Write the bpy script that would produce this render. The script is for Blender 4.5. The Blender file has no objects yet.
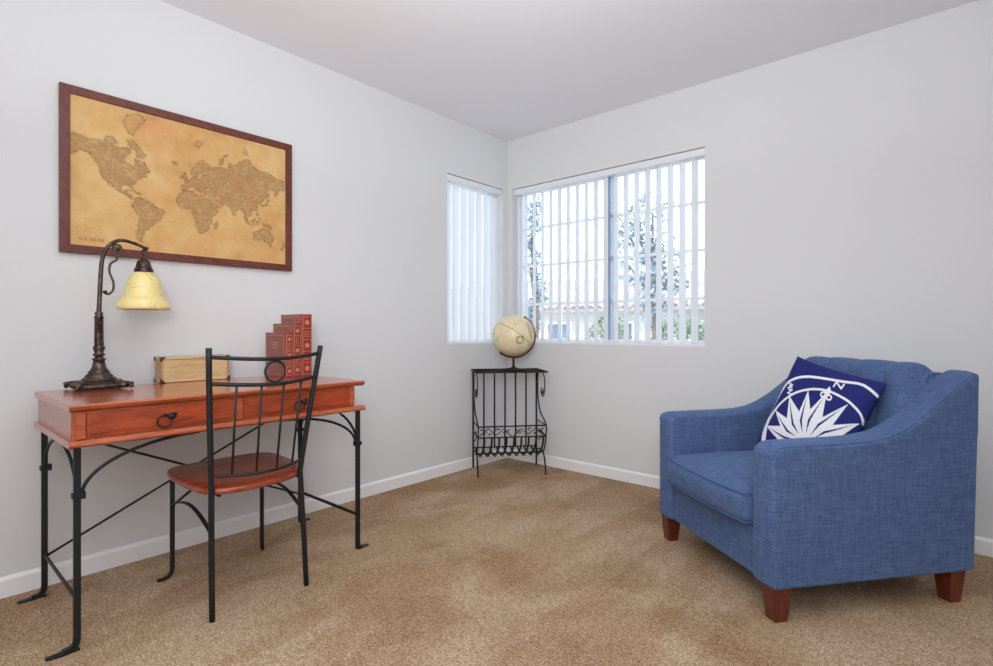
import bpy, bmesh, math, random
import numpy as np
from mathutils import Vector, Matrix
random.seed(7); rng = np.random.default_rng(3)
PI = math.pi
S = bpy.context.scene
COL = S.collection

# ------------------------------------------------------------------ camera
AZ = math.radians(131.18)
cam_d = bpy.data.cameras.new('camera'); cam = bpy.data.objects.new('camera', cam_d); COL.objects.link(cam)
cam.location = (2.676, -3.182, 0.988)
cam.rotation_euler = (PI/2, 0, AZ - PI/2)
cam_d.sensor_width = 36; cam_d.lens = 36*536.7/993
cam_d.shift_y = -(333-329.5)/993
cam_d.clip_start = 0.05; cam_d.clip_end = 200
S.camera = cam

# ------------------------------------------------------------------ world, lights, exposure
w = bpy.data.worlds.new('world'); S.world = w; w.use_nodes = True
bg = w.node_tree.nodes['Background']
bg.inputs[0].default_value = (0.86, 0.93, 1.0, 1); bg.inputs[1].default_value = 3.1
def area(name, loc, target, sx, sy, power, col=(1, 1, 1)):
    l = bpy.data.lights.new(name, 'AREA'); l.shape = 'RECTANGLE'; l.size = sx; l.size_y = sy; l.energy = power; l.color = col
    o = bpy.data.objects.new(name, l); COL.objects.link(o); o.location = loc
    o.rotation_euler = (Vector(target)-Vector(loc)).to_track_quat('-Z', 'Y').to_euler()
    return o
area('flash', (2.78, -3.45, 1.62), (0.9, -1.3, 0.9), 0.4, 0.4, 4, (0.97, 0.985, 1))
area('corner_fill', (2.85, -3.5, 1.5), (0.2, -0.25, 1.75), 0.4, 0.4, 6.5, (0.97, 0.985, 1)).data.spread = math.radians(80)  # added narrow area light that lifts the window corner
area('rear_fill', (2.3, -4.1, 1.45), (1.2, -0.5, 1.2), 2.4, 1.6, 17, (0.95, 0.98, 1))  # added soft fill in front of the rear wall, which has no window
area('ceiling_fill', (2.45, -2.9, 1.72), (2.45, -2.9, 3.0), 2.0, 2.0, 55, (0.93, 0.965, 1))  # added upward-facing fill that brightens the ceiling
sun_d = bpy.data.lights.new('sun', 'SUN'); sun_d.energy = 2.0; sun_d.angle = .02; sun_d.color = (1, .97, .92)
sun = bpy.data.objects.new('sun', sun_d); COL.objects.link(sun); sun.rotation_euler = Vector((-.35, .75, -.85)).to_track_quat('-Z', 'Y').to_euler()
S.view_settings.view_transform = 'Standard'; S.view_settings.look = 'None'
S.view_settings.gamma = 1; S.view_settings.use_curve_mapping = False
S.view_settings.exposure = 0.05
S.cycles.max_bounces = 8; S.cycles.diffuse_bounces = 5; S.cycles.transparent_max_bounces = 16

# ------------------------------------------------------------------ node helpers
def srgb(r, g, b):
    f = lambda c: (c/255/12.92) if c/255 <= .04045 else ((c/255+.055)/1.055)**2.4
    return (f(r), f(g), f(b), 1)
class Mat:
    def __init__(s, name, color=(.8, .8, .8, 1), rough=.5, metal=0, spec=None):
        s.m = bpy.data.materials.new(name); s.m.use_nodes = True; s.t = s.m.node_tree
        s.b = s.t.nodes['Principled BSDF']; s.b.inputs['Base Color'].default_value = color
        s.b.inputs['Roughness'].default_value = rough; s.b.inputs['Metallic'].default_value = metal
        if spec is not None: s.b.inputs['Specular IOR Level'].default_value = spec
        s.m.diffuse_color = color
    def n(s, typ, **kw):
        nd = s.t.nodes.new(typ)
        for k, v in kw.items(): setattr(nd, k, v)
        return nd
    def l(s, a, b): s.t.links.new(a, b)
    def coord(s, scale=(1, 1, 1), rot=(0, 0, 0), out='Object'):
        c = s.n('ShaderNodeTexCoord'); mp = s.n('ShaderNodeMapping')
        mp.inputs['Scale'].default_value = scale; mp.inputs['Rotation'].default_value = rot
        s.l(c.outputs[out], mp.inputs[0]); return mp.outputs[0]
    def noise(s, vec, scale, detail=4, rough=.5, dist=0):
        nd = s.n('ShaderNodeTexNoise'); nd.inputs['Scale'].default_value = scale; nd.inputs['Detail'].default_value = detail
        nd.inputs['Roughness'].default_value = rough; nd.inputs['Distortion'].default_value = dist
        s.l(vec, nd.inputs['Vector']); return nd.outputs['Fac']
    def ramp(s, fac, stops):
        r = s.n('ShaderNodeValToRGB'); e = r.color_ramp.elements
        while len(e) < len(stops): e.new(.5)
        for i, (p, c) in enumerate(stops): e[i].position = p; e[i].color = c
        s.l(fac, r.inputs[0]); return r.outputs[0]
    def mix(s, a, b, fac, mode='MIX'):
        x = s.n('ShaderNodeMix', data_type='RGBA', blend_type=mode)
        for v, i in ((fac, 0), (a, 6), (b, 7)):
            if isinstance(v, (int, float)): x.inputs[i].default_value = v
            elif isinstance(v, tuple): x.inputs[i].default_value = v
            else: s.l(v, x.inputs[i])
        return x.outputs[2]
    def col(s, c): s.l(c, s.b.inputs['Base Color'])
    def bump(s, h, strength=.3, dist=.002):
        b = s.n('ShaderNodeBump'); b.inputs['Strength'].default_value = strength; b.inputs['Distance'].default_value = dist
        s.l(h, b.inputs['Height']); s.l(b.outputs[0], s.b.inputs['Normal'])

def mat_paint(name, c, bump=.06):
    m = Mat(name, c, .85, spec=.2); v = m.coord()
    m.col(m.mix(c, tuple(x*.965 for x in c[:3])+(1,), m.noise(v, 1.3, 3)))
    m.bump(m.noise(v, 140, 3), bump, .003); return m.m
M_wall = mat_paint('wall_paint', srgb(222, 223, 224))
M_ceil = mat_paint('ceiling_paint', srgb(240, 240, 244), .08)
M_trim = Mat('trim_paint', srgb(240, 240, 240), .4).m

def mat_carpet():
    m = Mat('carpet_pile', srgb(165, 140, 115), .95, spec=.05); v = m.coord()
    big = m.noise(m.coord((1, 1, 1), (0, 0, .5)), 1.9, 4, .55, .9)
    streak = m.noise(m.coord((2.6, .75, 1), (0, 0, -.65)), 1.7, 3, .5, .6)
    fine = m.noise(v, 150, 8, .95)
    mid = m.noise(v, 45, 5, .8)
    c = m.ramp(fine, [(.40, srgb(84, 62, 44)), (.5, srgb(178, 150, 120)), (.60, srgb(246, 220, 188))])
    pat = m.mix(m.ramp(big, [(.40, (.86, .81, .76, 1)), (.58, (1.08, 1.09, 1.11, 1))]), m.ramp(streak, [(.46, (.90, .86, .82, 1)), (.54, (1.02, 1.03, 1.05, 1))]), 1.0, 'MULTIPLY')
    c = m.mix(c, pat, 1.0, 'MULTIPLY')
    c = m.mix(c, m.ramp(mid, [(.38, (.74, .70, .66, 1)), (.58, (1.04, 1.04, 1.04, 1))]), 1.0, 'MULTIPLY')
    m.col(c); m.bump(fine, .4, .006); return m.m
M_carpet = mat_carpet()

def mat_wood(name, c1, c2, scale=(1, 1, 1), rough=.3, coat=.3, s=9, rot=(0, 0, 0)):
    m = Mat(name, c1, rough); v = m.coord(scale, rot)
    g = m.noise(v, s, 5, .6, .8); f = m.noise(v, s*7, 3, .6)
    c = m.mix(m.ramp(g, [(.3, c2), (.62, c1)]), c2, m.ramp(f, [(.5, (0, 0, 0, 1)), (.75, (.45, .45, .45, 1))]))
    m.col(c); m.b.inputs['Coat Weight'].default_value = coat; m.b.inputs['Coat Roughness'].default_value = .15
    m.bump(f, .04, .001); return m.m
M_cherry = mat_wood('cherry_wood', srgb(188, 96, 50), srgb(146, 62, 30), (9, 1, 9), .24, .6)
M_cherry_side = mat_wood('cherry_wood_end', srgb(176, 92, 58), srgb(136, 62, 38), (1, 9, 9), .28, .5)
M_drawer = mat_wood('drawer_front_wood', srgb(178, 74, 34), srgb(122, 42, 20), (9, 1, 5), .3, .4)
M_seat = mat_wood('chair_seat_wood', srgb(168, 72, 38), srgb(104, 40, 22), (9, 1, 9), .27, .5)
M_frame = mat_wood('picture_frame_wood', srgb(118, 56, 38), srgb(74, 34, 26), (6, 6, 6), .45, .1)
M_legwood = mat_wood('dark_cherry_leg', srgb(112, 42, 26), srgb(74, 24, 16), (8, 8, 1), .3, .3)
M_pine = mat_wood('pale_pine', srgb(216, 188, 138), srgb(186, 152, 104), (9, 1, 7), .55, .05)
M_pine_end = mat_wood('pine_end_grain', srgb(196, 160, 122), srgb(164, 124, 90), (3, 3, 9), .6, 0)
def mat_iron(name, c, rough=.5):
    m = Mat(name, c, rough, .55); m.bump(m.noise(m.coord(), 90, 3), .15, .001); return m.m
M_iron = mat_iron('black_iron', srgb(44, 44, 46))
M_rackiron = mat_iron('dark_bronze_iron', srgb(46, 38, 36))
def mat_bronze():
    m = Mat('aged_bronze', srgb(80, 66, 60), .38, .8); v = m.coord()
    m.col(m.ramp(m.noise(v, 60, 4, .6), [(.35, srgb(52, 42, 40)), (.7, srgb(112, 94, 84))])); m.bump(m.noise(v, 120, 3), .08, .001); return m.m
M_bronze = mat_bronze()
def mat_alabaster():
    m = Mat('amber_glass', srgb(226, 204, 130), .25); v = m.coord()
    vein = m.noise(v, 7, 2, .5, 1.5)
    m.col(m.ramp(vein, [(.3, srgb(240, 224, 160)), (.49, srgb(238, 218, 148)), (.497, srgb(212, 178, 104)), (.508, srgb(238, 220, 150)), (.8, srgb(232, 212, 136))]))
    m.b.inputs['Subsurface Weight'].default_value = .15; m.b.inputs['Subsurface Radius'].default_value = (.02, .015, .008)
    m.b.inputs['Coat Weight'].default_value = .3; return m.m
M_shade = mat_alabaster()
def mat_fabric(name, c1, c2, sc=1.0):
    m = Mat(name, c1, .92, spec=.12)
    tc = m.n('ShaderNodeTexCoord'); sp = m.n('ShaderNodeSeparateXYZ'); m.l(tc.outputs['Normal'], sp.inputs[0])
    def M(op, x, y):
        q = m.n('ShaderNodeMath', operation=op)
        for v, k in ((x, 0), (y, 1)):
            if isinstance(v, (int, float)): q.inputs[k].default_value = v
            else: m.l(v, q.inputs[k])
        return q.outputs[0]
    tot = None
    for fast, nrm in ((0, 1), (1, 2), (2, 0)):
        sc3 = [16*sc]*3; sc3[fast] = 300*sc; nf = m.noise(m.coord(tuple(sc3)), 1, 4, .7)
        wgt = M('SUBTRACT', 1, M('MULTIPLY', sp.outputs[fast], sp.outputs[fast])); term = M('MULTIPLY', nf, wgt); tot = term if tot is None else M('ADD', tot, term)
    mz = m.n('ShaderNodeMath', operation='MULTIPLY'); m.l(tot, mz.inputs[0]); mz.inputs[1].default_value = .5
    c = m.ramp(mz.outputs[0], [(.38, c2), (.62, c1)])
    c = m.mix(c, m.ramp(m.noise(m.coord(), 5, 4, .6), [(.3, (.95, .95, .97, 1)), (.7, (1.03, 1.03, 1.02, 1))]), 1.0, 'MULTIPLY')
    m.col(c); m.bump(mz.outputs[0], .35, .002)
    m.b.inputs['Sheen Weight'].default_value = .25; m.b.inputs['Sheen Roughness'].default_value = .5; m.b.inputs['Sheen Tint'].default_value = srgb(150, 175, 215)
    return m.m
M_blue = mat_fabric('blue_linen_weave', srgb(96, 119, 160), srgb(60, 78, 114))
M_vane = None
def mat_vane():
    m = Mat('blind_vinyl', srgb(238, 240, 242), .5)
    tr = m.n('ShaderNodeBsdfTranslucent'); tr.inputs[0].default_value = (.85, .9, .97, 1)
    mx = m.n('ShaderNodeMixShader'); mx.inputs[0].default_value = .26
    m.l(m.b.outputs[0], mx.inputs[1]); m.l(tr.outputs[0], mx.inputs[2]); m.l(mx.outputs[0], m.t.nodes['Material Output'].inputs[0]); return m.m
M_vane = mat_vane()
M_vinyl = Mat('white_vinyl', srgb(232, 234, 238), .4).m
M_alu = Mat('window_aluminium', srgb(150, 162, 180), .4, .3).m
def mat_glass():
    m = Mat('window_glass', (1, 1, 1, 1), 0)
    t = m.n('ShaderNodeBsdfTransparent'); t.inputs[0].default_value = (.94, .97, 1, 1); g = m.n('ShaderNodeBsdfGlossy'); g.inputs['Roughness'].default_value = .02
    fr = m.n('ShaderNodeFresnel'); fr.inputs[0].default_value = 1.3
    mx = m.n('ShaderNodeMixShader'); m.l(fr.outputs[0], mx.inputs[0]); m.l(t.outputs[0], mx.inputs[1]); m.l(g.outputs[0], mx.inputs[2])
    m.l(mx.outputs[0], m.t.nodes['Material Output'].inputs[0]); return m.m
M_glass = mat_glass()
def mat_attr(name, rough=.8, nscale=40, amt=.1, coat=0, bump=0):
    m = Mat(name, (.8, .8, .8, 1), rough, spec=.25)
    a = m.n('ShaderNodeAttribute', attribute_name='Col')
    v = m.coord(); f = m.noise(v, nscale, 5, .65)
    m.col(m.mix(a.outputs['Color'], m.ramp(f, [(.3, (1-amt, 1-amt, 1-amt, 1)), (.7, (1+amt*.5, 1+amt*.5, 1+amt*.5, 1))]), 1.0, 'MULTIPLY'))
    m.b.inputs['Coat Weight'].default_value = coat
    if bump: m.bump(f, bump, .001)
    return m.m

# ------------------------------------------------------------------ mesh helpers
class G:
    def __init__(s): s.v = []; s.f = []; s.mi = []; s.sm = []
    def add(s, vs, fs, mi=0, smooth=False):
        b = len(s.v); s.v += [tuple(p) for p in vs]; s.f += [tuple(i+b for i in f) for f in fs]
        s.mi += [mi]*len(fs); s.sm += [smooth]*len(fs); return s
    def box(s, lo, hi, mi=0):
        x0, y0, z0 = lo; x1, y1, z1 = hi
        return s.add([(x0, y0, z0), (x1, y0, z0), (x1, y1, z0), (x0, y1, z0), (x0, y0, z1), (x1, y0, z1), (x1, y1, z1), (x0, y1, z1)],
                     [(0, 3, 2, 1), (4, 5, 6, 7), (0, 1, 5, 4), (1, 2, 6, 5), (2, 3, 7, 6), (3, 0, 4, 7)], mi)
    def prism(s, poly, axis, a, b, mi=0):
        """extrude a closed polygon of 2-D points along axis (0,1,2) from a to b"""
        def P(p, t):
            q = list(p); q.insert(axis, t); return tuple(q)
        n = len(poly); vs = [P(p, a) for p in poly]+[P(p, b) for p in poly]
        fs = [tuple(range(n)), tuple(range(2*n-1, n-1, -1))]+[(i, i+n, (i+1) % n+n, (i+1) % n) for i in range(n)]
        return s.add(vs, fs, mi)
    def tube(s, pts, r, seg=10, mi=0, closed=False, rect=None):
        pts = [Vector(p) for p in pts]; n = len(pts); rs = r if isinstance(r, (list, tuple)) else [r]*n
        T = []
        for i in range(n):
            if closed: t = pts[(i+1) % n]-pts[i-1]
            else: t = pts[min(i+1, n-1)]-pts[max(i-1, 0)]
            T.append(t.normalized())
        up = Vector((0, 0, 1)) if abs(T[0].z) < .9 else Vector((1, 0, 0))
        if rect and len(rect) == 3: up = Vector(rect[2])
        N = (up-T[0]*up.dot(T[0])).normalized(); vs = []
        for i in range(n):
            if i:
                N = (N-T[i]*N.dot(T[i])).normalized()
            Bn = T[i].cross(N)
            if rect:
                a, b = rect[0]/2, rect[1]/2; c = .25*min(a, b)
                prof = [(a, b-c), (a-c, b), (-a+c, b), (-a, b-c), (-a, -b+c), (-a+c, -b), (a-c, -b), (a, -b+c)]
            else: prof = [(rs[i]*math.cos(2*PI*k/seg), rs[i]*math.sin(2*PI*k/seg)) for k in range(seg)]
            for a_, b_ in prof: vs.append(pts[i]+N*a_+Bn*b_)
        m = 8 if rect else seg; fs = []
        for i in range(n if closed else n-1):
            j = (i+1) % n
            for k in range(m): fs.append((i*m+k, i*m+(k+1) % m, j*m+(k+1) % m, j*m+k))
        if not closed: fs += [tuple(range(m-1, -1, -1)), tuple((n-1)*m+k for k in range(m))]
        return s.add(vs, fs, mi, not rect)
    def lathe(s, prof, c=(0, 0), seg=32, mi=0, cap=True, flute=None):
        vs = []; n = len(prof)
        for r, z in prof:
            for k in range(seg):
                a = 2*PI*k/seg; rr = r
                if flute and flute[0] < z < flute[1]: rr = r*(1-.10*(k % 2))
                vs.append((c[0]+rr*math.cos(a), c[1]+rr*math.sin(a), z))
        fs = [(i*seg+k, i*seg+(k+1) % seg, (i+1)*seg+(k+1) % seg, (i+1)*seg+k) for i in range(n-1) for k in range(seg)]
        if cap: fs += [tuple(range(seg-1, -1, -1)), tuple((n-1)*seg+k for k in range(seg))]
        return s.add(vs, fs, mi, True)
    def grid(s, P, nu, nv, mi=0, smooth=True):
        vs = [P(i/nu, j/nv) for j in range(nv+1) for i in range(nu+1)]
        fs = [(j*(nu+1)+i, j*(nu+1)+i+1, (j+1)*(nu+1)+i+1, (j+1)*(nu+1)+i) for j in range(nv) for i in range(nu)]
        return s.add(vs, fs, mi, smooth)
    def build(s, name, mats, parent=None, bevel=0, seg=2, fix=True, sub=0):
        me = bpy.data.meshes.new(name); me.from_pydata(s.v, [], s.f); me.update()
        for m in (mats if isinstance(mats, (list, tuple)) else [mats]): me.materials.append(m)
        me.polygons.foreach_set('material_index', s.mi); me.polygons.foreach_set('use_smooth', [bool(q or bevel) for q in s.sm])
        if fix:
            bm = bmesh.new(); bm.from_mesh(me); bmesh.ops.recalc_face_normals(bm, faces=bm.faces); bm.to_mesh(me); bm.free()
        o = bpy.data.objects.new(name, me); COL.objects.link(o); o.parent = parent
        if bevel:
            b = o.modifiers.new('bevel', 'BEVEL'); b.width = bevel; b.segments = seg; b.limit_method = 'ANGLE'; b.angle_limit = math.radians(40)
            b.harden_normals = True
        if sub:
            b = o.modifiers.new('sub', 'SUBSURF'); b.levels = sub; b.render_levels = sub
        return o
def spline(P, n=8, closed=False):
    P = [Vector(p) for p in P]; out = []; N = len(P)
    rng_ = range(N if closed else N-1)
    for i in rng_:
        if closed: p0, p1, p2, p3 = P[i-1], P[i], P[(i+1) % N], P[(i+2) % N]
        else: p0, p1, p2, p3 = P[max(i-1, 0)], P[i], P[i+1], P[min(i+2, N-1)]
        for k in range(n):
            t = k/n; out.append(.5*((2*p1)+(p2-p0)*t+(2*p0-5*p1+4*p2-p3)*t*t+(3*p1-p0-3*p2+p3)*t**3))
    if not closed: out.append(P[-1])
    return out
def thing(name, label, cat, loc=(0, 0, 0), rz=0, group=None):
    o = bpy.data.objects.new(name, None); COL.objects.link(o); o.empty_display_size = .1
    o.location = loc; o.rotation_euler = (0, 0, rz); return tag(o, label, cat, group)
def tag(o, label, cat, group=None, kind=None):
    if label: o['label'] = label
    if cat: o['category'] = cat
    if group: o['group'] = group
    if kind: o['kind'] = kind
    return o
def struct(o): o['kind'] = 'structure'; return o
def setcol(o, cols, domain='POINT'):
    a = o.data.color_attributes.new('Col', 'FLOAT_COLOR', domain); a.data.foreach_set('color', np.asarray(cols, dtype=np.float32).ravel())

# ------------------------------------------------------------------ room shell
RX, RY, RZ = 3.9, -4.35, 2.44
WZ0, WZ1 = .885, 2.065           # window opening heights
WL = (-.637, -.05)               # opening in the left wall (y)
WR = (.05, 1.521)                # opening in the right wall (x)
T = .16
struct(G().box((-T, RY-T, -.12), (RX+T, T, 0)).build('floor', M_carpet))
struct(G().box((-T, RY-T, RZ), (RX+T, T, RZ+.12)).build('ceiling', M_ceil))
g = G(); g.box((-T, RY-T, 0), (0, WL[0], RZ)); g.box((-T, WL[0], 0), (0, WL[1], WZ0)); g.box((-T, WL[0], WZ1), (0, WL[1], RZ)); g.box((-T, WL[1], 0), (0, T, RZ))
struct(g.build('wall_left', M_wall))
g = G(); g.box((0, 0, 0), (WR[0], T, RZ)); g.box((WR[0], 0, 0), (WR[1], T, WZ0)); g.box((WR[0], 0, WZ1), (WR[1], T, RZ)); g.box((WR[1], 0, 0), (RX+T, T, RZ))
struct(g.build('wall_right', M_wall))
struct(G().box((RX, RY, 0), (RX+T, 0, RZ)).build('wall_east', M_wall))
struct(G().box((0, RY-T, 0), (RX+T, RY, RZ)).build('wall_rear', M_wall))
BH, BT = .075, .013
def base_prof(d): return [(0, 0), (d*BT, 0), (d*BT, BH-.012), (d*.004, BH), (0, BH)]
struct(G().prism(base_prof(1), 1, RY, 0).build('baseboard_left', M_trim))
struct(G().prism([(y, z) for y, z in base_prof(-1)], 0, 0, RX).build('baseboard_right', M_trim))
struct(G().prism([(RX+y, z) for y, z in base_prof(-1)], 1, RY, 0).build('baseboard_east', M_trim))
struct(G().prism([(RY+y, z) for y, z in base_prof(1)], 0, 0, RX).build('baseboard_rear', M_trim))

def window(name, P, a0, a1, mull, vm):
    """P maps (along, out, z) to world; window frame, mullion, muntins and glass in the reveal"""
    def bx(g, a, b, o0, o1, z0, z1):
        p, q = P(a, o0, z0), P(b, o1, z1); g.box(tuple(map(min, p, q)), tuple(map(max, p, q)))
    root = bpy.data.objects.new(name, None); COL.objects.link(root); root.location = P((a0+a1)/2, .11, WZ0); off = Vector(root.location)
    def bd(g, n, m, bev=0):
        o = g.build(n, m, root, bevel=bev); o.data.transform(Matrix.Translation(-off)); return o
    g = G(); fw = .035
    bx(g, a0, a0+fw, .085, .14, WZ0, WZ1); bx(g, a1-fw, a1, .085, .14, WZ0, WZ1); bx(g, a0+fw, a1-fw, .085, .14, WZ0, WZ0+fw); bx(g, a0+fw, a1-fw, .085, .14, WZ1-fw, WZ1)
    bd(g, 'window_frame', M_vinyl)
    if mull:
        g = G(); bx(g, mull-.012, mull+.012, .075, .14, WZ0+fw, WZ1-fw); bd(g, 'window_mullion', M_alu)
    g = G()
    if mull:
      for z in (1.18, 1.475, 1.765): bx(g, a0+fw, a1-fw, .105, .121, z-.009, z+.009)
    for v in vm: bx(g, v-.009, v+.009, .104, .122, WZ0+fw, WZ1-fw)
    
    if mull: bd(g, 'window_grid', M_vinyl)
    g = G(); bx(g, a0+fw, a1-fw, .111, .115, WZ0+fw, WZ1-fw); bd(g, 'window_pane', M_glass)
    g = G(); bx(g, a0+.001, a1-.001, .001, .085, WZ0+.0005, WZ0+.012); bd(g, 'window_sill', M_trim)
    struct(root)
window('window_1', lambda a, o, z: (-o, a, z), WL[0], WL[1], None, [])
window('window_2', lambda a, o, z: (a, o, z), WR[0], WR[1], .845, [.42, 1.18])

# ------------------------------------------------------------------ vertical blinds
def blind(name, label, origin, rz, length, pitch, ang, first):
    """local x along the wall, local y outwards (away from room)"""
    t = thing(name, label, 'blind', origin, rz, None)
    zt, zb = WZ1-WZ0-.003, .022
    g = G(); g.box((.004, .012, zt-.042), (length-.004, .052, zt)); g.build('headrail', M_vinyl, t, bevel=.003)
    x = first; vw = .0445
    while x < length-.02:
        a = ang; ca, sa = math.cos(a), math.sin(a)
        def P(u, v_, x=x, ca=ca, sa=sa):
            s_ = (u-.5)*2*vw; bow = .011*(1-(2*u-1)**2)
            return (min(max(x+s_*ca-bow*sa, .002), length-.002), .042+s_*sa*.80+bow*ca, zb+(zt-.06-zb)*v_)
        g = G(); g.grid(P, 6, 1); g.build('vane', M_vane, t, fix=False)
        g = G(); g.tube([(x, .038, zt-.06), (x, .038, zt-.042)], .003, 6); g.build('vane_clip', M_vinyl, t)
        x += pitch
    return t
# left blind: origin at (0, WL0), x along +y ; outward = -x world
blind('vertical_blind', 'white vertical blind nearly closed over the narrow window left of the corner', (0, WL[0], WZ0), PI/2, WL[1]-WL[0], .0805, math.radians(8), .045)
# mirror-free right blind: x along +x, y outward = +y
blind('vertical_blind', 'white vertical blind with open slats over the wide window behind the globe', (WR[0], 0, WZ0), 0, WR[1]-WR[0], .0755, math.radians(135), .035)

# ------------------------------------------------------------------ outside
M_stucco = mat_paint('stucco', srgb(226, 222, 216), .3)
def mat_tile():
    m = Mat('roof_tiles', srgb(190, 140, 125), .9)
    m.col(m.ramp(m.noise(m.coord(), 5, 4), [(.3, srgb(158, 145, 144)), (.7, srgb(180, 168, 168))])); return m.m
M_tile = mat_tile()
def mat_leaf(name, a, b):
    m = Mat(name, a, .8); m.col(m.ramp(m.noise(m.coord(), 3, 4), [(.35, a), (.7, b)])); return m.m
M_leafd = mat_leaf('hazy_leaves', srgb(120, 138, 150), srgb(160, 175, 182))  # bright outdoor haze is mixed into this pale blue-grey leaf colour
M_leafg = mat_leaf('green_leaves', srgb(138, 152, 132), srgb(172, 182, 160))
M_bark = Mat('bark', srgb(120, 108, 100), .9).m
M_pave = Mat('pale_concrete', srgb(190, 188, 184), .9).m
struct(G().box((-30, .5, -.35), (14, 30, -.25)).build('ground_outside', M_pave))
struct(G().box((-30, -12, -.35), (-.5, .5, -.25)).build('ground_side', M_pave))
hs = thing('neighbour_house', 'pale stucco house with pinkish tiled roof seen through the wide window', 'house', (-5.5, 9, -.25))
M_dkglass = Mat('house_window_glass', srgb(120, 135, 155), .2).m
g = G(); g.box((-6, 0, 0), (7.4, .3, 2.0)); g.build('house_wall', M_stucco, hs)
g = G()
def roofP(u, v): 
    x = -6.3+14.0*u; return (x, -.5+2.4*v, 1.76+.98*v+.075*abs(math.sin(x*PI/.24)))
g.grid(roofP, 700, 2); g.box((-6.3, -.5, 1.68), (7.7, -.42, 1.76)); g.build('house_roof', M_tile, hs, fix=False)
for x in (-2.4, -.6, 1.2, 3.4):
    g = G(); g.box((x, -.05, .6), (x+.85, 0, 1.45)); wdw = g.build('house_window', M_trim, hs)
    g = G(); g.box((x+.07, -.06, .67), (x+.78, -.05, 1.38)); g.build('house_pane', M_dkglass, wdw)
def leaves(g, n, fn, size):
    for _ in range(n):
        c = Vector(fn()); d = Vector((random.gauss(0, 1), random.gauss(0, 1), random.gauss(0, 1))).normalized()
        e = d.orthogonal().normalized(); e.rotate(Matrix.Rotation(random.random()*6.3, 3, d)); f_ = d.cross(e); s_ = size*random.uniform(.6, 1.3)
        g.add([c-e*s_, c-f_*s_*.45, c+e*s_, c+f_*s_*.45], [(0, 1, 2, 3)])
def tree(name, label, loc, h, r, base, n, mat, size):
    t = thing(name, label, 'tree', loc)
    g = G(); g.tube(spline([(0, 0, 0), (.05, 0, h*.4), (-.04, .03, h*.8)]), [.09*h/4*(1-.03*i) for i in range(17)], 8)
    blobs = []
    for k in range(14):
        a = random.random()*6.3; z = base+(h-base)*((k+.5)/14); rr = r*.6*random.random()
        blobs.append((rr*math.cos(a), rr*math.sin(a), z)); g.tube([(0, 0, z*.75), blobs[-1]], .02, 5)
    g.build('trunk', M_bark, t)
    def fn():
        b = random.choice(blobs); q = Vector((random.gauss(0, 1), random.gauss(0, 1), random.gauss(0, 1))).normalized()*r*.42*random.random()**.4
        return (b[0]+q.x, b[1]+q.y, b[2]+q.z*1.2)
    g = G(); leaves(g, n, fn, size); g.build('foliage', mat, t, fix=False)
tree('tree', 'slim bluish tree outside at the left end of the wide window', (-4.75, 6.6, -.25), 4.3, .42, 1.2, 750, M_leafd, .07)
tree('tree', 'spreading grey-green tree outside the right half of the wide window', (-1.5, 5.8, -.25), 3.35, .85, 1.6, 1100, M_leafd, .07)
def bush(label, loc, rx, ry, h, n):
    g = G()
    def fn():
        q = Vector((random.gauss(0, 1), random.gauss(0, 1), random.gauss(0, 1))).normalized()*random.uniform(.75, 1)
        return (q.x*rx, q.y*ry, h/2+q.z*h/2)
    leaves(g, n, fn, .06); o = g.build('bush', M_leafg, fix=False); o.location = loc; tag(o, label, 'bush', None)
bush('green bush outside beside the window mullion', (-2.85, 6.6, -.25), .55, .5, 1.55, 1800)
bush('green bush outside under the grey-green tree', (-1.45, 6.9, -.25), .7, .5, 1.5, 2200)
bush('green bush outside near the right edge of the wide window', (.15, 6.4, -.25), .6, .5, 1.5, 1800)

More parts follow.
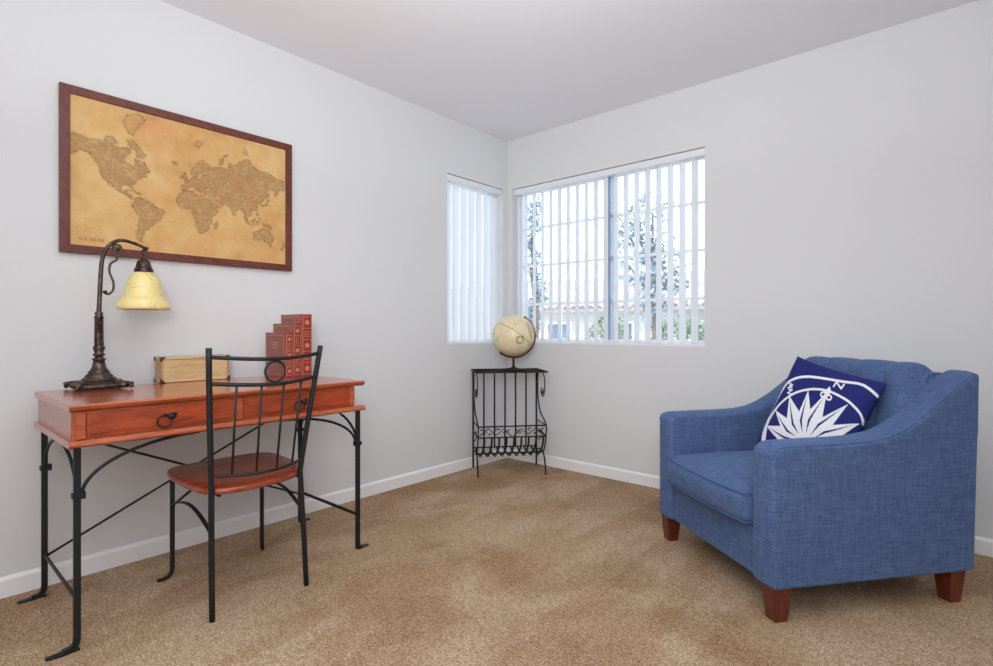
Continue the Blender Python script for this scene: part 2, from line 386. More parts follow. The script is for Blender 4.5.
# ------------------------------------------------------------------ framed world map
LAND = {
 'n_america': [(-168,66),(-162,60),(-166,62),(-158,58),(-162,55),(-152,59),(-146,61),(-138,59),(-132,55),(-127,50),(-124,46),(-124,40),(-121,35),(-117,32),(-113,27),(-110,23.5),(-112,28),(-114,31),(-109,27),(-105,21),(-100,17),(-94,16),(-90,14),(-86,12),(-83,8.5),(-79,8),(-77,8.5),(-80,9.5),(-83,11),(-83,15),(-88,16),(-87,21),(-90,21),(-92,18.5),(-96,19),(-97.5,24),(-96,28),(-91,29.5),(-85,30),(-82.5,27),(-81,25.2),(-80,27),(-81,31),(-76,35),(-75,39),(-70,42),(-67,45),(-61,46),(-65,49),(-60,50),(-56,52),(-60,55),(-64,60),(-70,61),(-77,62),(-77,57),(-79,52),(-82,55),(-92,57),(-94,60),(-88,64),(-82,67),(-86,69),(-95,68),(-105,68),(-115,69),(-125,70),(-135,69),(-145,70),(-156,71),(-164,69)],
 'baffin': [(-62,66),(-68,63),(-76,64),(-74,67),(-84,70),(-89,73),(-80,73.5),(-72,71),(-66,68)],
 'victoria': [(-116,73),(-118,70),(-106,69),(-101,71),(-108,73.5)],
 'ellesmere': [(-88,77),(-80,76),(-76,78.5),(-64,82),(-72,83),(-88,82),(-93,80)],
 'cuba': [(-85,22),(-80,23),(-75,20),(-78,20),(-82,22)], 'hispaniola': [(-74,19.5),(-70,20),(-68.5,18.5),(-73,18)],
 's_america': [(-77,8),(-74,11),(-71,12),(-63,10.5),(-60,8.5),(-52,5),(-50,0),(-44,-2.5),(-39,-4),(-35,-6),(-35,-9),(-39,-14),(-39,-18),(-42,-23),(-48,-26),(-50,-30),(-54,-34),(-58,-35),(-57,-38),(-62,-40),(-65,-42),(-65,-46),(-68,-50),(-68,-53),(-66,-55),(-70,-55),(-74,-51),(-75,-46),(-73,-40),(-73,-35),(-71,-29),(-70,-20),(-76,-14),(-80,-7),(-81,-4),(-80,0),(-78,3),(-77,6)],
 'africa': [(-17,15),(-17,21),(-13,27),(-9,32),(-6,35.5),(0,36),(10,37),(11,33.5),(19,30.5),(22,33),(31,31.3),(34,28),(37,21),(39,16),(43,12),(51,11.5),(49,6),(43,-1),(39,-6),(40,-14),(35,-20),(35,-25),(32,-28.5),(26,-34),(19.5,-35),(17,-30),(13,-19),(12,-9),(9,-1),(9,4),(3,6.5),(-4,5),(-8,4.5),(-13,8.5)],
 'madagascar': [(44,-24),(44,-17),(49,-12),(50,-16),(47,-25)],
 'eurasia': [(-9,43.5),(-9,37),(-5.5,36),(0,39),(3,42.5),(8,44),(11,42.5),(16,38.5),(18,40.5),(14,43),(13,45.5),(19,42),(22,37),(24,38),(23,40.5),(27,41),(28,44),(31,46.5),(35,45),(40,45),(41,42),(36,41.5),(30,41),(27,38.5),(28,36.5),(36,36.5),(35,32),(34.5,28.5),(39,21),(43,13),(52,16.5),(59,22),(56,25),(51,25),(48,29.5),(51,28.5),(57,26.5),(62,25),(67,24.5),(72,21),(74,15),(77,8),(80,14),(82,17),(87,21),(91,22.5),(94,17),(98,14),(98.5,8),(101,3),(104,1.5),(103,5),(100,9),(100,13),(105,9),(109,12),(106,19),(109,21.5),(114,22.5),(119,26),(122,31),(119,35),(122,37),(118,39),(121,40.5),(125,39.5),(126.5,35),(129.5,36),(128,40),(133,43),(140,48),(141,53),(136,54.5),(143,59),(152,59),(156,57),(156,51),(162,56),(163,60),(172,60),(174.5,62),(174.5,69),(160,69.5),(140,72.5),(128,72),(113,74),(104,77.5),(90,75),(80,72.5),(70,73),(68,68.5),(58,69),(44,68),(40,66),(33,66.5),(41,67.5),(33,69.5),(26,71),(18,69.5),(12,65),(5,61.5),(6,58),(11,59),(13,55.5),(17,57),(18,60.5),(17.5,63),(22,65.8),(25,65),(21,61.5),(24,60),(29,60),(23,58.5),(21,55),(14,54),(10,57),(8,55),(4,52),(-1.5,49),(-4.5,48.3),(-1.5,46),(-2,43.5)],
 'britain': [(-5,50),(1,51.2),(0,53),(-2,56),(-3,58.5),(-6,57),(-3,54),(-5,52)], 'ireland': [(-10,52),(-6,52.2),(-6,55),(-10,54)],
 'iceland': [(-24,65.5),(-22,64),(-18,63.5),(-14,65),(-16,66.3)],
 'svalbard': [(12,78),(18,77),(24,79.5),(16,80)], 'novaya': [(53,71),(57,71),(60,75),(68,77),(62,76.5),(55,74)], 'severnaya': [(95,79),(104,79),(98,81)],
 'japan': [(130,32),(133,34),(139,35),(141,38),(142,43),(145,44),(141,45),(140,40),(136,36.5),(131,34)], 'sakhalin': [(142,46),(144,50),(143,54),(142,51)],
 'sri': [(80,9),(82,7),(80.5,6)], 'taiwan': [(120,23),(121.5,25),(121,22)], 'hainan': [(109,19.5),(111,19.5),(110,18.3)],
 'luzon': [(120,18),(122,18),(124,13),(120,14)], 'mindanao': [(122,8),(126,9.5),(126,6)],
 'sumatra': [(95,5.5),(100,2),(106,-3),(105,-6),(100,-1.5)], 'java': [(105.5,-6.3),(114,-7.3),(114,-8.5),(106,-7.3)],
 'borneo': [(109,1.5),(113,3.5),(117,7),(119,5),(117,1),(116,-4),(111,-3)], 'celebes': [(119,-5),(120,1),(125,1.5),(121,-1),(123,-5)],
 'guinea': [(131,-1),(135,-3),(141,-2.5),(147,-6),(150,-10),(143,-8.5),(138,-8),(133,-4)],
 'australia': [(114,-22),(122,-18),(128,-14.5),(132,-11.5),(136,-12),(136,-15.5),(140,-17.5),(142,-11),(146,-18.5),(150,-23),(153,-28),(150,-37),(146,-39),(140,-38),(136,-34.5),(131,-31.5),(124,-33.5),(118,-35),(115,-33)],
 'tasmania': [(145,-41),(148,-41),(147,-43.5)], 'nz_north': [(173,-35),(175,-37),(174,-41.5),(173,-39)], 'nz_south': [(167,-46),(172,-41),(174,-42),(170,-46.5)],
}
def merc(lat): return np.log(np.tan(np.radians(45+np.asarray(lat, float)/2)))
def inpoly(X, Y, poly):
    inside = np.zeros(X.shape, bool); dmin = np.full(X.shape, 1e9); n = len(poly)
    for i in range(n):
        x0, y0 = poly[i]; x1, y1 = poly[(i+1) % n]
        c = ((y0 > Y) != (y1 > Y)) & (X < (x1-x0)*(Y-y0)/((y1-y0) if y1 != y0 else 1e-9)+x0); inside ^= c
        dx, dy = x1-x0, y1-y0; L = dx*dx+dy*dy+1e-12; t = np.clip(((X-x0)*dx+(Y-y0)*dy)/L, 0, 1)
        dmin = np.minimum(dmin, np.hypot(X-x0-t*dx, Y-y0-t*dy))
    return inside, dmin
def vnoise(X, Y, seed=0):
    r = np.random.default_rng(seed); t = r.random((64, 64)); xi = np.floor(X).astype(int); yi = np.floor(Y).astype(int); fx = X-xi; fy = Y-yi
    fx = fx*fx*(3-2*fx); fy = fy*fy*(3-2*fy); g_ = lambda a, b: t[a % 64, b % 64]
    return (g_(xi, yi)*(1-fx)+g_(xi+1, yi)*fx)*(1-fy)+(g_(xi, yi+1)*(1-fx)+g_(xi+1, yi+1)*fx)*fy
def lin(c): return np.array(srgb(*c)[:3])
def gridmesh(nu, nv, PX, PY, PZ):
    vs = np.stack([PX, PY, PZ], -1).reshape(-1, 3)
    idx = np.arange((nu+1)*(nv+1)).reshape(nv+1, nu+1)
    f = np.stack([idx[:-1, :-1], idx[:-1, 1:], idx[1:, 1:], idx[1:, :-1]], -1).reshape(-1, 4)
    return vs, f
def npmesh(name, vs, f, mat, parent=None, smooth=True):
    me = bpy.data.meshes.new(name); me.from_pydata(vs.tolist(), [], f.tolist()); me.update(); me.materials.append(mat)
    me.polygons.foreach_set('use_smooth', [smooth]*len(f)); o = bpy.data.objects.new(name, me); COL.objects.link(o); o.parent = parent; return o

FY0, FY1, FZ0, FZ1 = -2.730, -1.773, 1.292, 1.953
pic = thing('framed_map', 'large framed antique-style world map hanging on the wall above the desk', 'picture', (0, (FY0+FY1)/2, FZ0))
hw, hh, fw = (FY1-FY0)/2, FZ1-FZ0, .033
def frame_bar(a, b, c, d):   # trapezoid in (y,z), bevelled molding
    g = G(); g.prism([a, b, c, d], 0, .003, .022); return g
g = G()
for q in ([(-hw, 0), (hw, 0), (hw-fw, fw), (-hw+fw, fw)], [(hw, 0), (hw, hh), (hw-fw, hh-fw), (hw-fw, fw)], [(hw, hh), (-hw, hh), (-hw+fw, hh-fw), (hw-fw, hh-fw)], [(-hw, hh), (-hw, 0), (-hw+fw, fw), (-hw+fw, hh-fw)]):
    g.prism(q, 0, .003, .024)
g.build('frame', M_frame, pic, bevel=.002)
nu, nv = 460, 310
yy = np.linspace(-hw+fw, hw-fw, nu+1); zz = np.linspace(fw, hh-fw, nv+1); Yg, Zg = np.meshgrid(yy, zz)
Yw = Yg+(FY0+FY1)/2; Zw = Zg+FZ0
jx = (vnoise(Yw*260, Zw*260, 5)-.5)*3.2; jy = (vnoise(Yw*260+9, Zw*260, 6)-.5)*.05
LON = (Yw+2.272)/.002637+jx; MR = (Zw-1.523)/.138+jy
land = np.zeros(Yg.shape, bool); dd = np.full(Yg.shape, 1e9); tint = np.zeros(Yg.shape)
for i, (k, p) in enumerate(LAND.items()):
    poly = [(a*.002637, float(merc(b))*.138) for a, b in p]
    ins, d = inpoly(LON*.002637, MR*.138, poly); land |= ins; dd = np.minimum(dd, d)
# Greenland is left pale like paper on the print
gl = [(-72,78),(-60,76),(-54,70),(-50,62),(-44,60),(-38,65),(-24,70),(-18,77),(-20,82),(-40,83),(-60,82)]
ginp, gd = inpoly(LON*.002637, MR*.138, [(a*.002637, float(merc(b))*.138) for a, b in gl])
base = lin((218, 176, 116)); warm = lin((208, 154, 98)); pale = lin((226, 190, 134))
n1 = vnoise(Yw*7, Zw*7, 1); n2 = vnoise(Yw*23, Zw*23, 2); n3 = vnoise(Yw*110, Zw*110, 3)
C = base+(warm-base)*np.clip((n1*.6+n2*.4-.45)*2.2, 0, 1)[..., None]+(pale-base)*np.clip((.45-n1*.5-n2*.5)*2.5, 0, 1)[..., None]
lc = [lin((178, 142, 90)), lin((184, 132, 90)), lin((166, 138, 92)), lin((190, 152, 104)), lin((172, 130, 88))]
sel = (vnoise(Yw*44, Zw*44, 8)*5+vnoise(Yw*120, Zw*120, 9)*1.6).astype(int) % 5
LC = np.array(lc)[sel]; LC = LC*(.88+.2*n3[..., None])
fade = (np.clip((Zw-1.80)/.06, 0, 1)*.55)[..., None]
C = np.where(land[..., None], LC*(.8-fade)+C*(.2+fade), C)
C = np.where((ginp & ~land)[..., None], C*.7+lin((230, 170, 124))*.3, C)
edge = dd < .0019; C = np.where(edge[..., None], C*.62, C)
halo = (dd < .007) & ~land; C = np.where(halo[..., None], C*.93, C)
for lat in (66.5, 23.5, 0, -23.5): C = np.where((np.abs(Zw-(1.523+.138*float(merc(lat)))) < .0007)[..., None], C*.9, C)
# small legend lines and title in the lower-left corner
L0 = yy[0]+(FY0+FY1)/2
for k, zt in enumerate((1.455, 1.437, 1.43, 1.423, 1.409, 1.402, 1.395, 1.38)):
    m_ = (np.abs(Zw-zt) < .0012) & (Yw > L0+.045) & (Yw < L0+.10+.012*(k % 3)) & (vnoise(Yw*420, Zw*900, 4) > .4); C = np.where(m_[..., None], C*.72, C)
m_ = (np.abs(Zw-1.352) < .006) & (Yw > L0+.03) & (Yw < L0+.115) & (vnoise(Yw*300, Zw*5, 14) > .35); C = np.where(m_[..., None], C*.6+lin((190, 70, 50))*.18, C)
bt = np.minimum(np.minimum(Yg-yy[0], yy[-1]-Yg), np.minimum(Zg-zz[0], zz[-1]-Zg)); C = np.where((bt < .010)[..., None], C*1.0+.02, C)
vs, f = gridmesh(nu, nv, np.full(Yg.shape, .014), Yg, Zg)
mp_ = npmesh('map_print', vs, f, mat_attr('aged_map_paper', .75, 30, .08), pic)
setcol(mp_, np.concatenate([np.clip(C, 0, 1), np.ones(C.shape[:2]+(1,))], -1))
g = G(); g.box((.003, -hw+.01, .01), (.012, hw-.01, hh-.01)); g.build('backing_board', M_frame, pic)

# ------------------------------------------------------------------ writing desk
DZ = .76; dy0, dy1 = -2.812, -1.765
desk = thing('writing_desk', 'cherry wood writing desk with two drawers and black iron legs', 'desk', (.335, (dy0+dy1)/2, 0)); ox, oy = .335, (dy0+dy1)/2
W2 = (dy1-dy0)/2
def dbox(x0, y0, z0, x1, y1, z1): g = G(); g.box((x0-ox, y0, z0), (x1-ox, y1, z1)); return g
# desktop with an ogee edge: profile in (x,z) swept along y
g = G(); x1 = .66-ox; xb = .095-ox
g.prism([(xb, DZ-.022), (x1-.014, DZ-.022), (x1-.006, DZ-.017), (x1-.002, DZ-.011), (x1, DZ-.005), (x1-.004, DZ), (xb, DZ)], 1, -W2-.003, W2-.002)
g.build('desktop', M_cherry, desk, bevel=.002)
g = dbox(.10, -W2+.008, .648, .638, W2-.05, DZ-.022); g.build('drawer_case', [M_cherry], desk, bevel=.003)
g = dbox(.104, -W2+.006, .650, .632, -W2+.009, DZ-.004); g.build('side_panel', M_cherry_side, desk)
g = G(); x1 = .664-ox
g.prism([(xb, .628), (x1-.010, .628), (x1-.002, .632), (x1, .638), (x1-.012, .650), (xb, .650)], 1, -W2-.005, W2+.0)
g.build('lower_board', M_cherry, desk, bevel=.002)
for x, y in ((0, 0),):
    for yc in (-W2+.028, -.02+.0, W2-.058):
        g = G(); g.box((.636-ox, yc-.013, .651), (.645-ox, yc+.013, DZ-.023)); g.build('corner_trim', M_cherry, desk, bevel=.004)
dm = (-W2+.042, -.036, -.004, W2-.072)
for a, b, lab in ((dm[0], dm[1], 0), (dm[2], dm[3], 1)):
    g = G(); g.box((.60-ox, a, .655), (.643-ox, b, DZ-.028)); g.box((.642-ox, a+.012, .664), (.6465-ox, b-.012, DZ-.036))
    dr = g.build('drawer', M_drawer, desk, bevel=.003)
    c = (a+b)/2
    g = G(); g.tube([(.646-ox, c+.006, .695), (.662-ox, c+.006, .695)], .0065, 10); g.lathe([(0.001, -.004), (.011, -.003), (.012, .002), (.006, .006), (.001, .0065)], seg=14)
    nn = len(g.v)-5*14
    for i in range(nn, len(g.v)):
        v = g.v[i]; g.v[i] = (.664-ox+v[2], c+.006+v[0], .697+v[1])
    for dx in (-1, 1):
        g.tube([(.6475-ox, c+.006, .695), (.6475-ox, c+.006+dx*.02, .702)], .005, 6)
    g.build('knob', M_iron, dr)
    g = G(); R = .021; g.tube([(.658-ox, c-.014+R*math.cos(t), .681+R*math.sin(t)) for t in [2*PI*k/24 for k in range(24)]], .0028, 6, closed=True); g.build('ring_pull', M_iron, dr)
LX = {'f': .612-ox, 'b': .105-ox}; LY = {-1: -2.79-oy, 1: -1.772-oy}
LY[-1] = -W2+.024; LY[1] = W2-.008
for k, lx in LX.items():
    for s_, ly in LY.items():
        hk = .042 if s_ < 0 else .020; ex = .036 if s_ < 0 else .014
        pts = [(lx, ly, .628), (lx, ly, .4), (lx, ly, .2), (lx, ly, hk)]+[(lx, ly+s_*ex*t**2.2, hk-(hk-.006)*(1-(1-t)**2.2)) for t in (.25, .5, .75, 1.)]
        g = G(); g.tube(pts, 1, rect=(.018, .018, (1, 0, 0)))
        l_ = g.build('leg', M_iron, desk)
        g = G(); g.box((lx-.012, ly-s_*.012-.004, .465), (lx+.012, ly-s_*.012+.004+.004, .487)); g.box((lx-.013, ly-.013, .468), (lx+.013, ly+.013, .484)); g.build('clamp', M_iron, l_)
        g = G(); g.prism([(lx-.011, ly-s_*.006), (lx+.011, ly-s_*.006), (lx+.014, ly+s_*ex), (lx+.008, ly+s_*(ex+.040)), (lx-.008, ly+s_*(ex+.040)), (lx-.014, ly+s_*ex)], 2, .001, .006); g.build('foot', M_iron, l_)
for s_, ly in LY.items():
    g = G(); arc = [(LX['b']+.01, ly, .48)]
    arc = [( (LX['f']+LX['b'])/2+(LX['b']+.008-(LX['f']+LX['b'])/2)*math.cos(PI*t/20), ly, .475+.135*math.sin(PI*t/20)) for t in range(21)]
    g.tube(arc, .0055, 8); g.build('side_arch', M_iron, desk)
    g = G(); g.tube([(LX['b'], ly, .155), (LX['f'], ly, .155)], 1, rect=(.014, .006, (0, 0, 1))); g.build('side_stretcher', M_iron, desk)
    g = G(); a = -s_
    pts = [(LX['f'], ly+a*(.012+.34*(1-math.cos(PI/2*t/16))), .475+.148*math.sin(PI/2*t/16)) for t in range(17)]
    g.tube(pts, .0055, 8); g.build('front_brace', M_iron, desk)
g = G(); g.tube([(LX['b'], LY[-1], .145), (LX['b'], LY[1], .62)], .0048, 8); g.build('cross_rod', M_iron, desk)
g = G(); g.tube([(LX['b']+.009, LY[-1], .62), (LX['b']+.009, LY[1], .145)], .0048, 8); g.build('cross_rod', M_iron, desk)

# ------------------------------------------------------------------ desk chair
ch = thing('desk_chair', 'black iron chair with a cherry wood seat pulled up to the desk', 'chair', (.54, -2.275, 0)); cx, cy = .54, -2.275
def cp(x, y, z): return (x-cx, y-cy, z)
def seat_out(k):   # plan outline of the seat
    pts = [(.330, -.165), (.314, -.12), (.312, 0), (.314, .13), (.330, .185), (.375, .222), (.5, .224), (.61, .208), (.70, .178), (.750, .140), (.785, .07), (.798, -.03), (.790, -.11), (.765, -.165), (.71, -.195), (.62, -.205), (.5, -.207), (.385, -.195)]
    return [(p.x, p.y) for p in spline([(a, b, 0) for a, b in pts], 4, True)]
out = seat_out(0); n = len(out); g = G(); ctr = (.55, 0)
rings = [(.86, .4265), (.985, .427), (1.0, .430), (1.0, .440), (.99, .4455), (.96, .448), (.6, .442), (.2, .440)]
vs = []
for sc, z in rings:
    for x, y in out: vs.append(((ctr[0]+(x-ctr[0])*sc)-cx, y*sc, z))
fs = [(i*n+k, i*n+(k+1) % n, (i+1)*n+(k+1) % n, (i+1)*n+k) for i in range(len(rings)-1) for k in range(n)]
fs += [tuple(range(n)), tuple((len(rings)-1)*n+k for k in range(n))]
g.add(vs, fs, 0, True); g.build('seat', M_seat, ch)
def yb(side, z): return float(np.interp(z, [0, .2, .45, .926], [-.174, -.176, -.177, -.203] if side < 0 else [.170, .160, .144, .203]))
def xb_(z): return .757+.0*z if z < .43 else .757+.048*((z-.43)/.5)**1.2
for s_ in (-1, 1):
    g = G(); zs = [0.0, .1, .2, .3, .4, .45, .5, .6, .7, .8, .88, .926]
    g.tube([cp(xb_(z), cy+.0+yb(s_, z)*1.0-(.0 if s_ < 0 else 0), z) for z in zs], .0098, 12); g.build('back_post', M_iron, ch)
    lx, ly = .318, (-2.430 if s_ < 0 else -2.072)
    pts = [cp(lx, ly, .43), cp(lx, ly, .3), cp(lx, ly, .15), cp(lx, ly, .05)]
    e = (-.018, -.048) if s_ < 0 else (-.006, .008)
    for t in (.25, .5, .75, 1): pts.append(cp(lx+e[0]*t*t, ly+e[1]*t*t, .05-.042*(1-(1-t)**2.2)))
    g = G(); g.tube(pts, [.0088]*4+[.0088, .0085, .008, .006], 10); g.build('front_leg', M_iron, ch)
    g = G(); yr = cy+yb(s_, .3)
    pts = [cp(lx+(xb_(.3)-lx)*t/16, ly+(yr-ly)*t/16, .298+.046*math.sin(PI*t/16)) for t in range(17)]
    g.tube(pts, 1, rect=(.006, .013, (0, 0, 1))); g.build('side_arch', M_iron, ch)
g = G(); pts = [cp(.318, -2.434+.364*t/16, .288+.085*math.sin(PI*t/16)) for t in range(17)]; g.tube(pts, .0055, 8); g.build('front_arch', M_iron, ch)
g = G()
for s_ in (-1, 1): g.tube([cp(.318, cy+s_*.155, .421), cp(.757, cy+s_*.150, .421)], .006, 8)
g.tube([cp(.70, cy-.150, .421), cp(.70, cy+.150, .421)], .006, 8); g.build('seat_frame', M_iron, ch)
def railpt(z, bow, sag, t): 
    y = yb(-1, z)+(yb(1, z)-yb(-1, z))*t; return cp(xb_(z)+bow*math.sin(PI*t), cy+y, z-sag*math.sin(PI*t))
RAILS = ((.897, .045, .012, .0068), (.808, .05, .012, .0068), (.492, .06, .004, .0055))
for z, bow, sag, r in RAILS:
    g = G(); g.tube([railpt(z, bow, sag, t/20) for t in range(21)], r, 10); g.build('back_rail', M_iron, ch)
for k in range(1, 5):
    t = k/5+(.0 if k < 3 else .01); g = G(); g.tube([railpt(.808, .05, .012, t), railpt(.492, .06, .004, .17+.66*(k-1)/3)], .0042, 8); g.build('spindle', M_iron, ch)
a = Vector(railpt(.897, .045, .012, .515)); b = Vector(railpt(.808, .05, .012, .515)); c_ = (a+b)/2; R = .036
g = G(); g.tube([c_+Vector((R*.05*math.sin(t), R*math.cos(t), R*math.sin(t))) for t in [2*PI*k/32 for k in range(32)]], .0042, 8, closed=True); g.build('back_ring', M_iron, ch)

# ------------------------------------------------------------------ table lamp
lx0, ly0 = .175, -2.637
lamp = thing('table_lamp', 'bronze gooseneck lamp with an amber glass bell shade on the desk', 'lamp', (lx0, ly0, DZ))
g = G(); hb = .078
pl = []
for k in range(64):
    a = 2*PI*k/64; c, s = math.cos(a), math.sin(a); m_ = max(abs(c), abs(s)); corner = min(abs(c), abs(s))/m_
    r = hb/m_*(1-.04*corner)+.004*math.cos(16*a)
    pl.append((r*c, r*s))
n = 64; vs = []
for sc, z0 in ((.97, .006), (1.03, .010), (1.03, .020), (.95, .024), (.88, .026), (.84, .033), (.5, .034)):
    for x, y in pl: vs.append((x*sc, y*sc, z0))
fs = [(i*n+k, i*n+(k+1) % n, (i+1)*n+(k+1) % n, (i+1)*n+k) for i in range(6) for k in range(n)]+[tuple(range(n)), tuple(6*n+k for k in range(n))]
g.add(vs, fs, 0, True)
base_o = g.build('base', M_bronze, lamp)
for sx in (-1, 1):
    for sy in (-1, 1):
        g = G(); g.tube(spline([(sx*.060, sy*.060, .024), (sx*.078, sy*.078, .020), (sx*.087, sy*.087, .007)], 4), [.008, .008, .009, .010, .010, .009, .008, .007, .006], 10)
        g.tube([(sx*.090, sy*.074, .022), (sx*.074, sy*.090, .022)], .007, 10); g.build('scroll_foot', M_bronze, base_o)
g = G()
g.lathe([(.052, .030), (.056, .036), (.054, .043), (.044, .047), (.046, .051), (.036, .060), (.027, .074), (.021, .092), (.018, .108), (.022, .112), (.022, .117), (.014, .121), (.014, .126), (.020, .129), (.020, .134), (.014, .138), (.018, .150), (.021, .160), (.016, .164), (.0155, .170), (.0145, .272), (.017, .276), (.011, .282), (.014, .287), (.014, .292), (.008, .298), (.008, .305)], seg=24, flute=(.14, .275))
g.lathe([(.035, .058), (.0365, .066), (.0275, .076)], seg=24, cap=False, flute=(.0, .1))
g.build('column', M_bronze, lamp)
def lp(y, z): return (0, y, z)
import_pts = [(98.8, 322), (99.5, 300), (101, 271), (103.2, 256), (109.5, 245), (121, 240.3), (136, 244), (146, 248.8)]
# (the same curve in metres, in the plane of the arm)
F_, CX_, HY_ = 536.7, 496.5, 329.5
def wallpt(px, py, X=lx0):
    d_ = (math.cos(AZ), math.sin(AZ)); r_ = (math.sin(AZ), -math.cos(AZ)); u = (px-CX_)/F_
    q = (d_[0]+u*r_[0], d_[1]+u*r_[1], -(py-HY_)/F_); t = (X-2.676)/q[0]; return (-3.182+t*q[1]-ly0, .988+t*q[2]-DZ)
neck = [wallpt(*p) for p in import_pts]; neck[0] = (0, .30)
npts = spline([lp(*p) for p in neck], 8); g = G(); nn_ = len(npts)
g.tube(npts, [.0085-.0025*i/(nn_-1) for i in range(nn_)], 12)
tip = npts[-1]
g.tube([tip+Vector((0, -.004, .003)), tip+Vector((0, .006, -.002))], .008, 10); g.build('gooseneck', M_bronze, lamp)
sc_ = [(114, 248), (118.5, 244.5), (120.5, 248.5), (117, 250.5), (116, 255), (117, 259), (110.5, 263.5), (109.3, 271), (113, 281), (114, 289), (109, 293), (104.5, 293)]
sc_ = [(112, 250), (115, 244.8), (119.5, 246), (117.5, 249.8), (114.5, 248.0), (116, 256), (116.5, 260), (110.5, 264), (109.5, 272), (113.2, 282), (113, 290), (108.5, 294), (103.8, 292.5)]
g = G(); g.tube(spline([lp(*wallpt(*p)) for p in sc_], 8), .0042, 8); qc = wallpt(117, 248); g.tube([(0, qc[0]+.014*math.cos(t), qc[1]+.014*math.sin(t)) for t in [2*PI*k/20 for k in range(20)]], .0038, 8, closed=True)
for p in ((116.8, 248.2), (105, 292)):
    q = wallpt(*p); g.tube([(-.005, q[0], q[1]), (.005, q[0], q[1])], .007, 10)
g.build('scroll', M_bronze, lamp)
sy, sz = wallpt(144, 262); sx = 0
sy = tip.y-.008
zc = wallpt(144, 257.5)[1]
g = G(); g.tube([(0, sy, tip.z-.002), (0, sy, zc+.002)], .003, 8); R = .009
g.tube([(0, sy+R*math.cos(t), tip.z-.016+R*1.25*math.sin(t)) for t in [2*PI*k/16 for k in range(16)]], .0022, 6, closed=True); g.build('hanging_link', M_bronze, lamp)
def zz_(py): return wallpt(144, py)[1]
g = G(); g.lathe([(.004, zz_(256.5)), (.012, zz_(258)), (.014, zz_(260)), (.022, zz_(261.5)), (.026, zz_(265)), (.028, zz_(268)), (.033, zz_(269.2)), (.034, zz_(272.0)), (.030, zz_(273))], (0, sy), 28); g.build('shade_cap', M_bronze, lamp)
prof = [(.029, 272), (.040, 274), (.052, 278.5), (.060, 284), (.065, 290), (.068, 295), (.071, 297.5), (.080, 299), (.087, 300.5), (.091, 303), (.0925, 306), (.094, 309)]
pr = [(r, zz_(y)) for r, y in prof]; inner = [(r-.004, z-.002) for r, z in reversed(pr)]
g = G(); g.lathe(pr+[(.092, pr[-1][1]-.002)]+inner, (0, sy), 48, cap=False); g.build('lamp_shade', M_shade, lamp)

# ------------------------------------------------------------------ wooden box and books on the desk
bxo = thing('wooden_box', 'long pale pine box with dark metal corners on the desk beside the lamp', 'box', (.078, -2.270, DZ))
BW, BD, BHt = .139, .040, .110
g = G(); g.box((-BD, -BW+.008, .001), (BD, BW-.008, BHt-.012)); g.build('box_body', M_pine, bxo, bevel=.003)
for s_ in (-1, 1):
    g = G(); g.box((-BD-.001, s_*BW-(.008 if s_ > 0 else 0), .001), (BD+.001, s_*BW+(.008 if s_ < 0 else 0), BHt-.012)); g.build('end_board', M_pine_end, bxo, bevel=.002)
g = G(); g.box((-BD-.002, -BW-.001, BHt-.011), (BD+.002, BW+.001, BHt)); g.build('lid', M_pine, bxo, bevel=.002)
for sy_ in (-1, 1):
    for z0, z1 in ((.0005, .02), (BHt-.020, BHt+.001)):
        zc0 = z0 if z0 < .05 else BHt-.008
        zc1 = .008 if z0 < .05 else BHt+.001
        for sx_ in (-1, 1):
            g = G(); X, Y = sx_*(BD+.003), sy_*(BW+.002)
            zt_ = z1 if z0 < .05 else z0
            zb_ = z0 if z0 < .05 else BHt+.001
            for tri, ax, t0, t1 in (([(Y, zb_), (Y-sy_*.020, zb_), (Y, zt_)], 0, X-.001, X+.001),):
                g.prism(tri, ax, t0, t1)
            g.prism([(X, zb_), (X-sx_*.018, zb_), (X, zt_)], 1, Y-.001, Y+.001)
            g.build('metal_corner', M_bronze, bxo)
M_page = Mat('page_block', srgb(222, 200, 160), .8).m
def mat_book(name, c, c2):
    m = Mat(name, c, .45); m.col(m.ramp(m.noise(m.coord(), 45, 5, .65), [(.35, c2), (.7, c)])); m.bump(m.noise(m.coord(), 260, 3), .25, .001); return m.m
M_red = mat_book('red_leather', srgb(170, 48, 42), srgb(134, 34, 32))
M_redb = mat_book('brown_red_cover', srgb(158, 94, 82), srgb(128, 70, 62))
M_gold = Mat('gilt_stamping', srgb(206, 150, 112), .45, .35).m
bk = [(-1.9345, -1.8965, .213, 'smallest red leather book, lowest of the three stepped on the desk'),
      (-1.896, -1.8555, .257, 'middle red leather book, between the shortest and tallest on the desk'),
      (-1.855, -1.797, .302, 'tallest red leather book, last in the stepped row on the desk')]
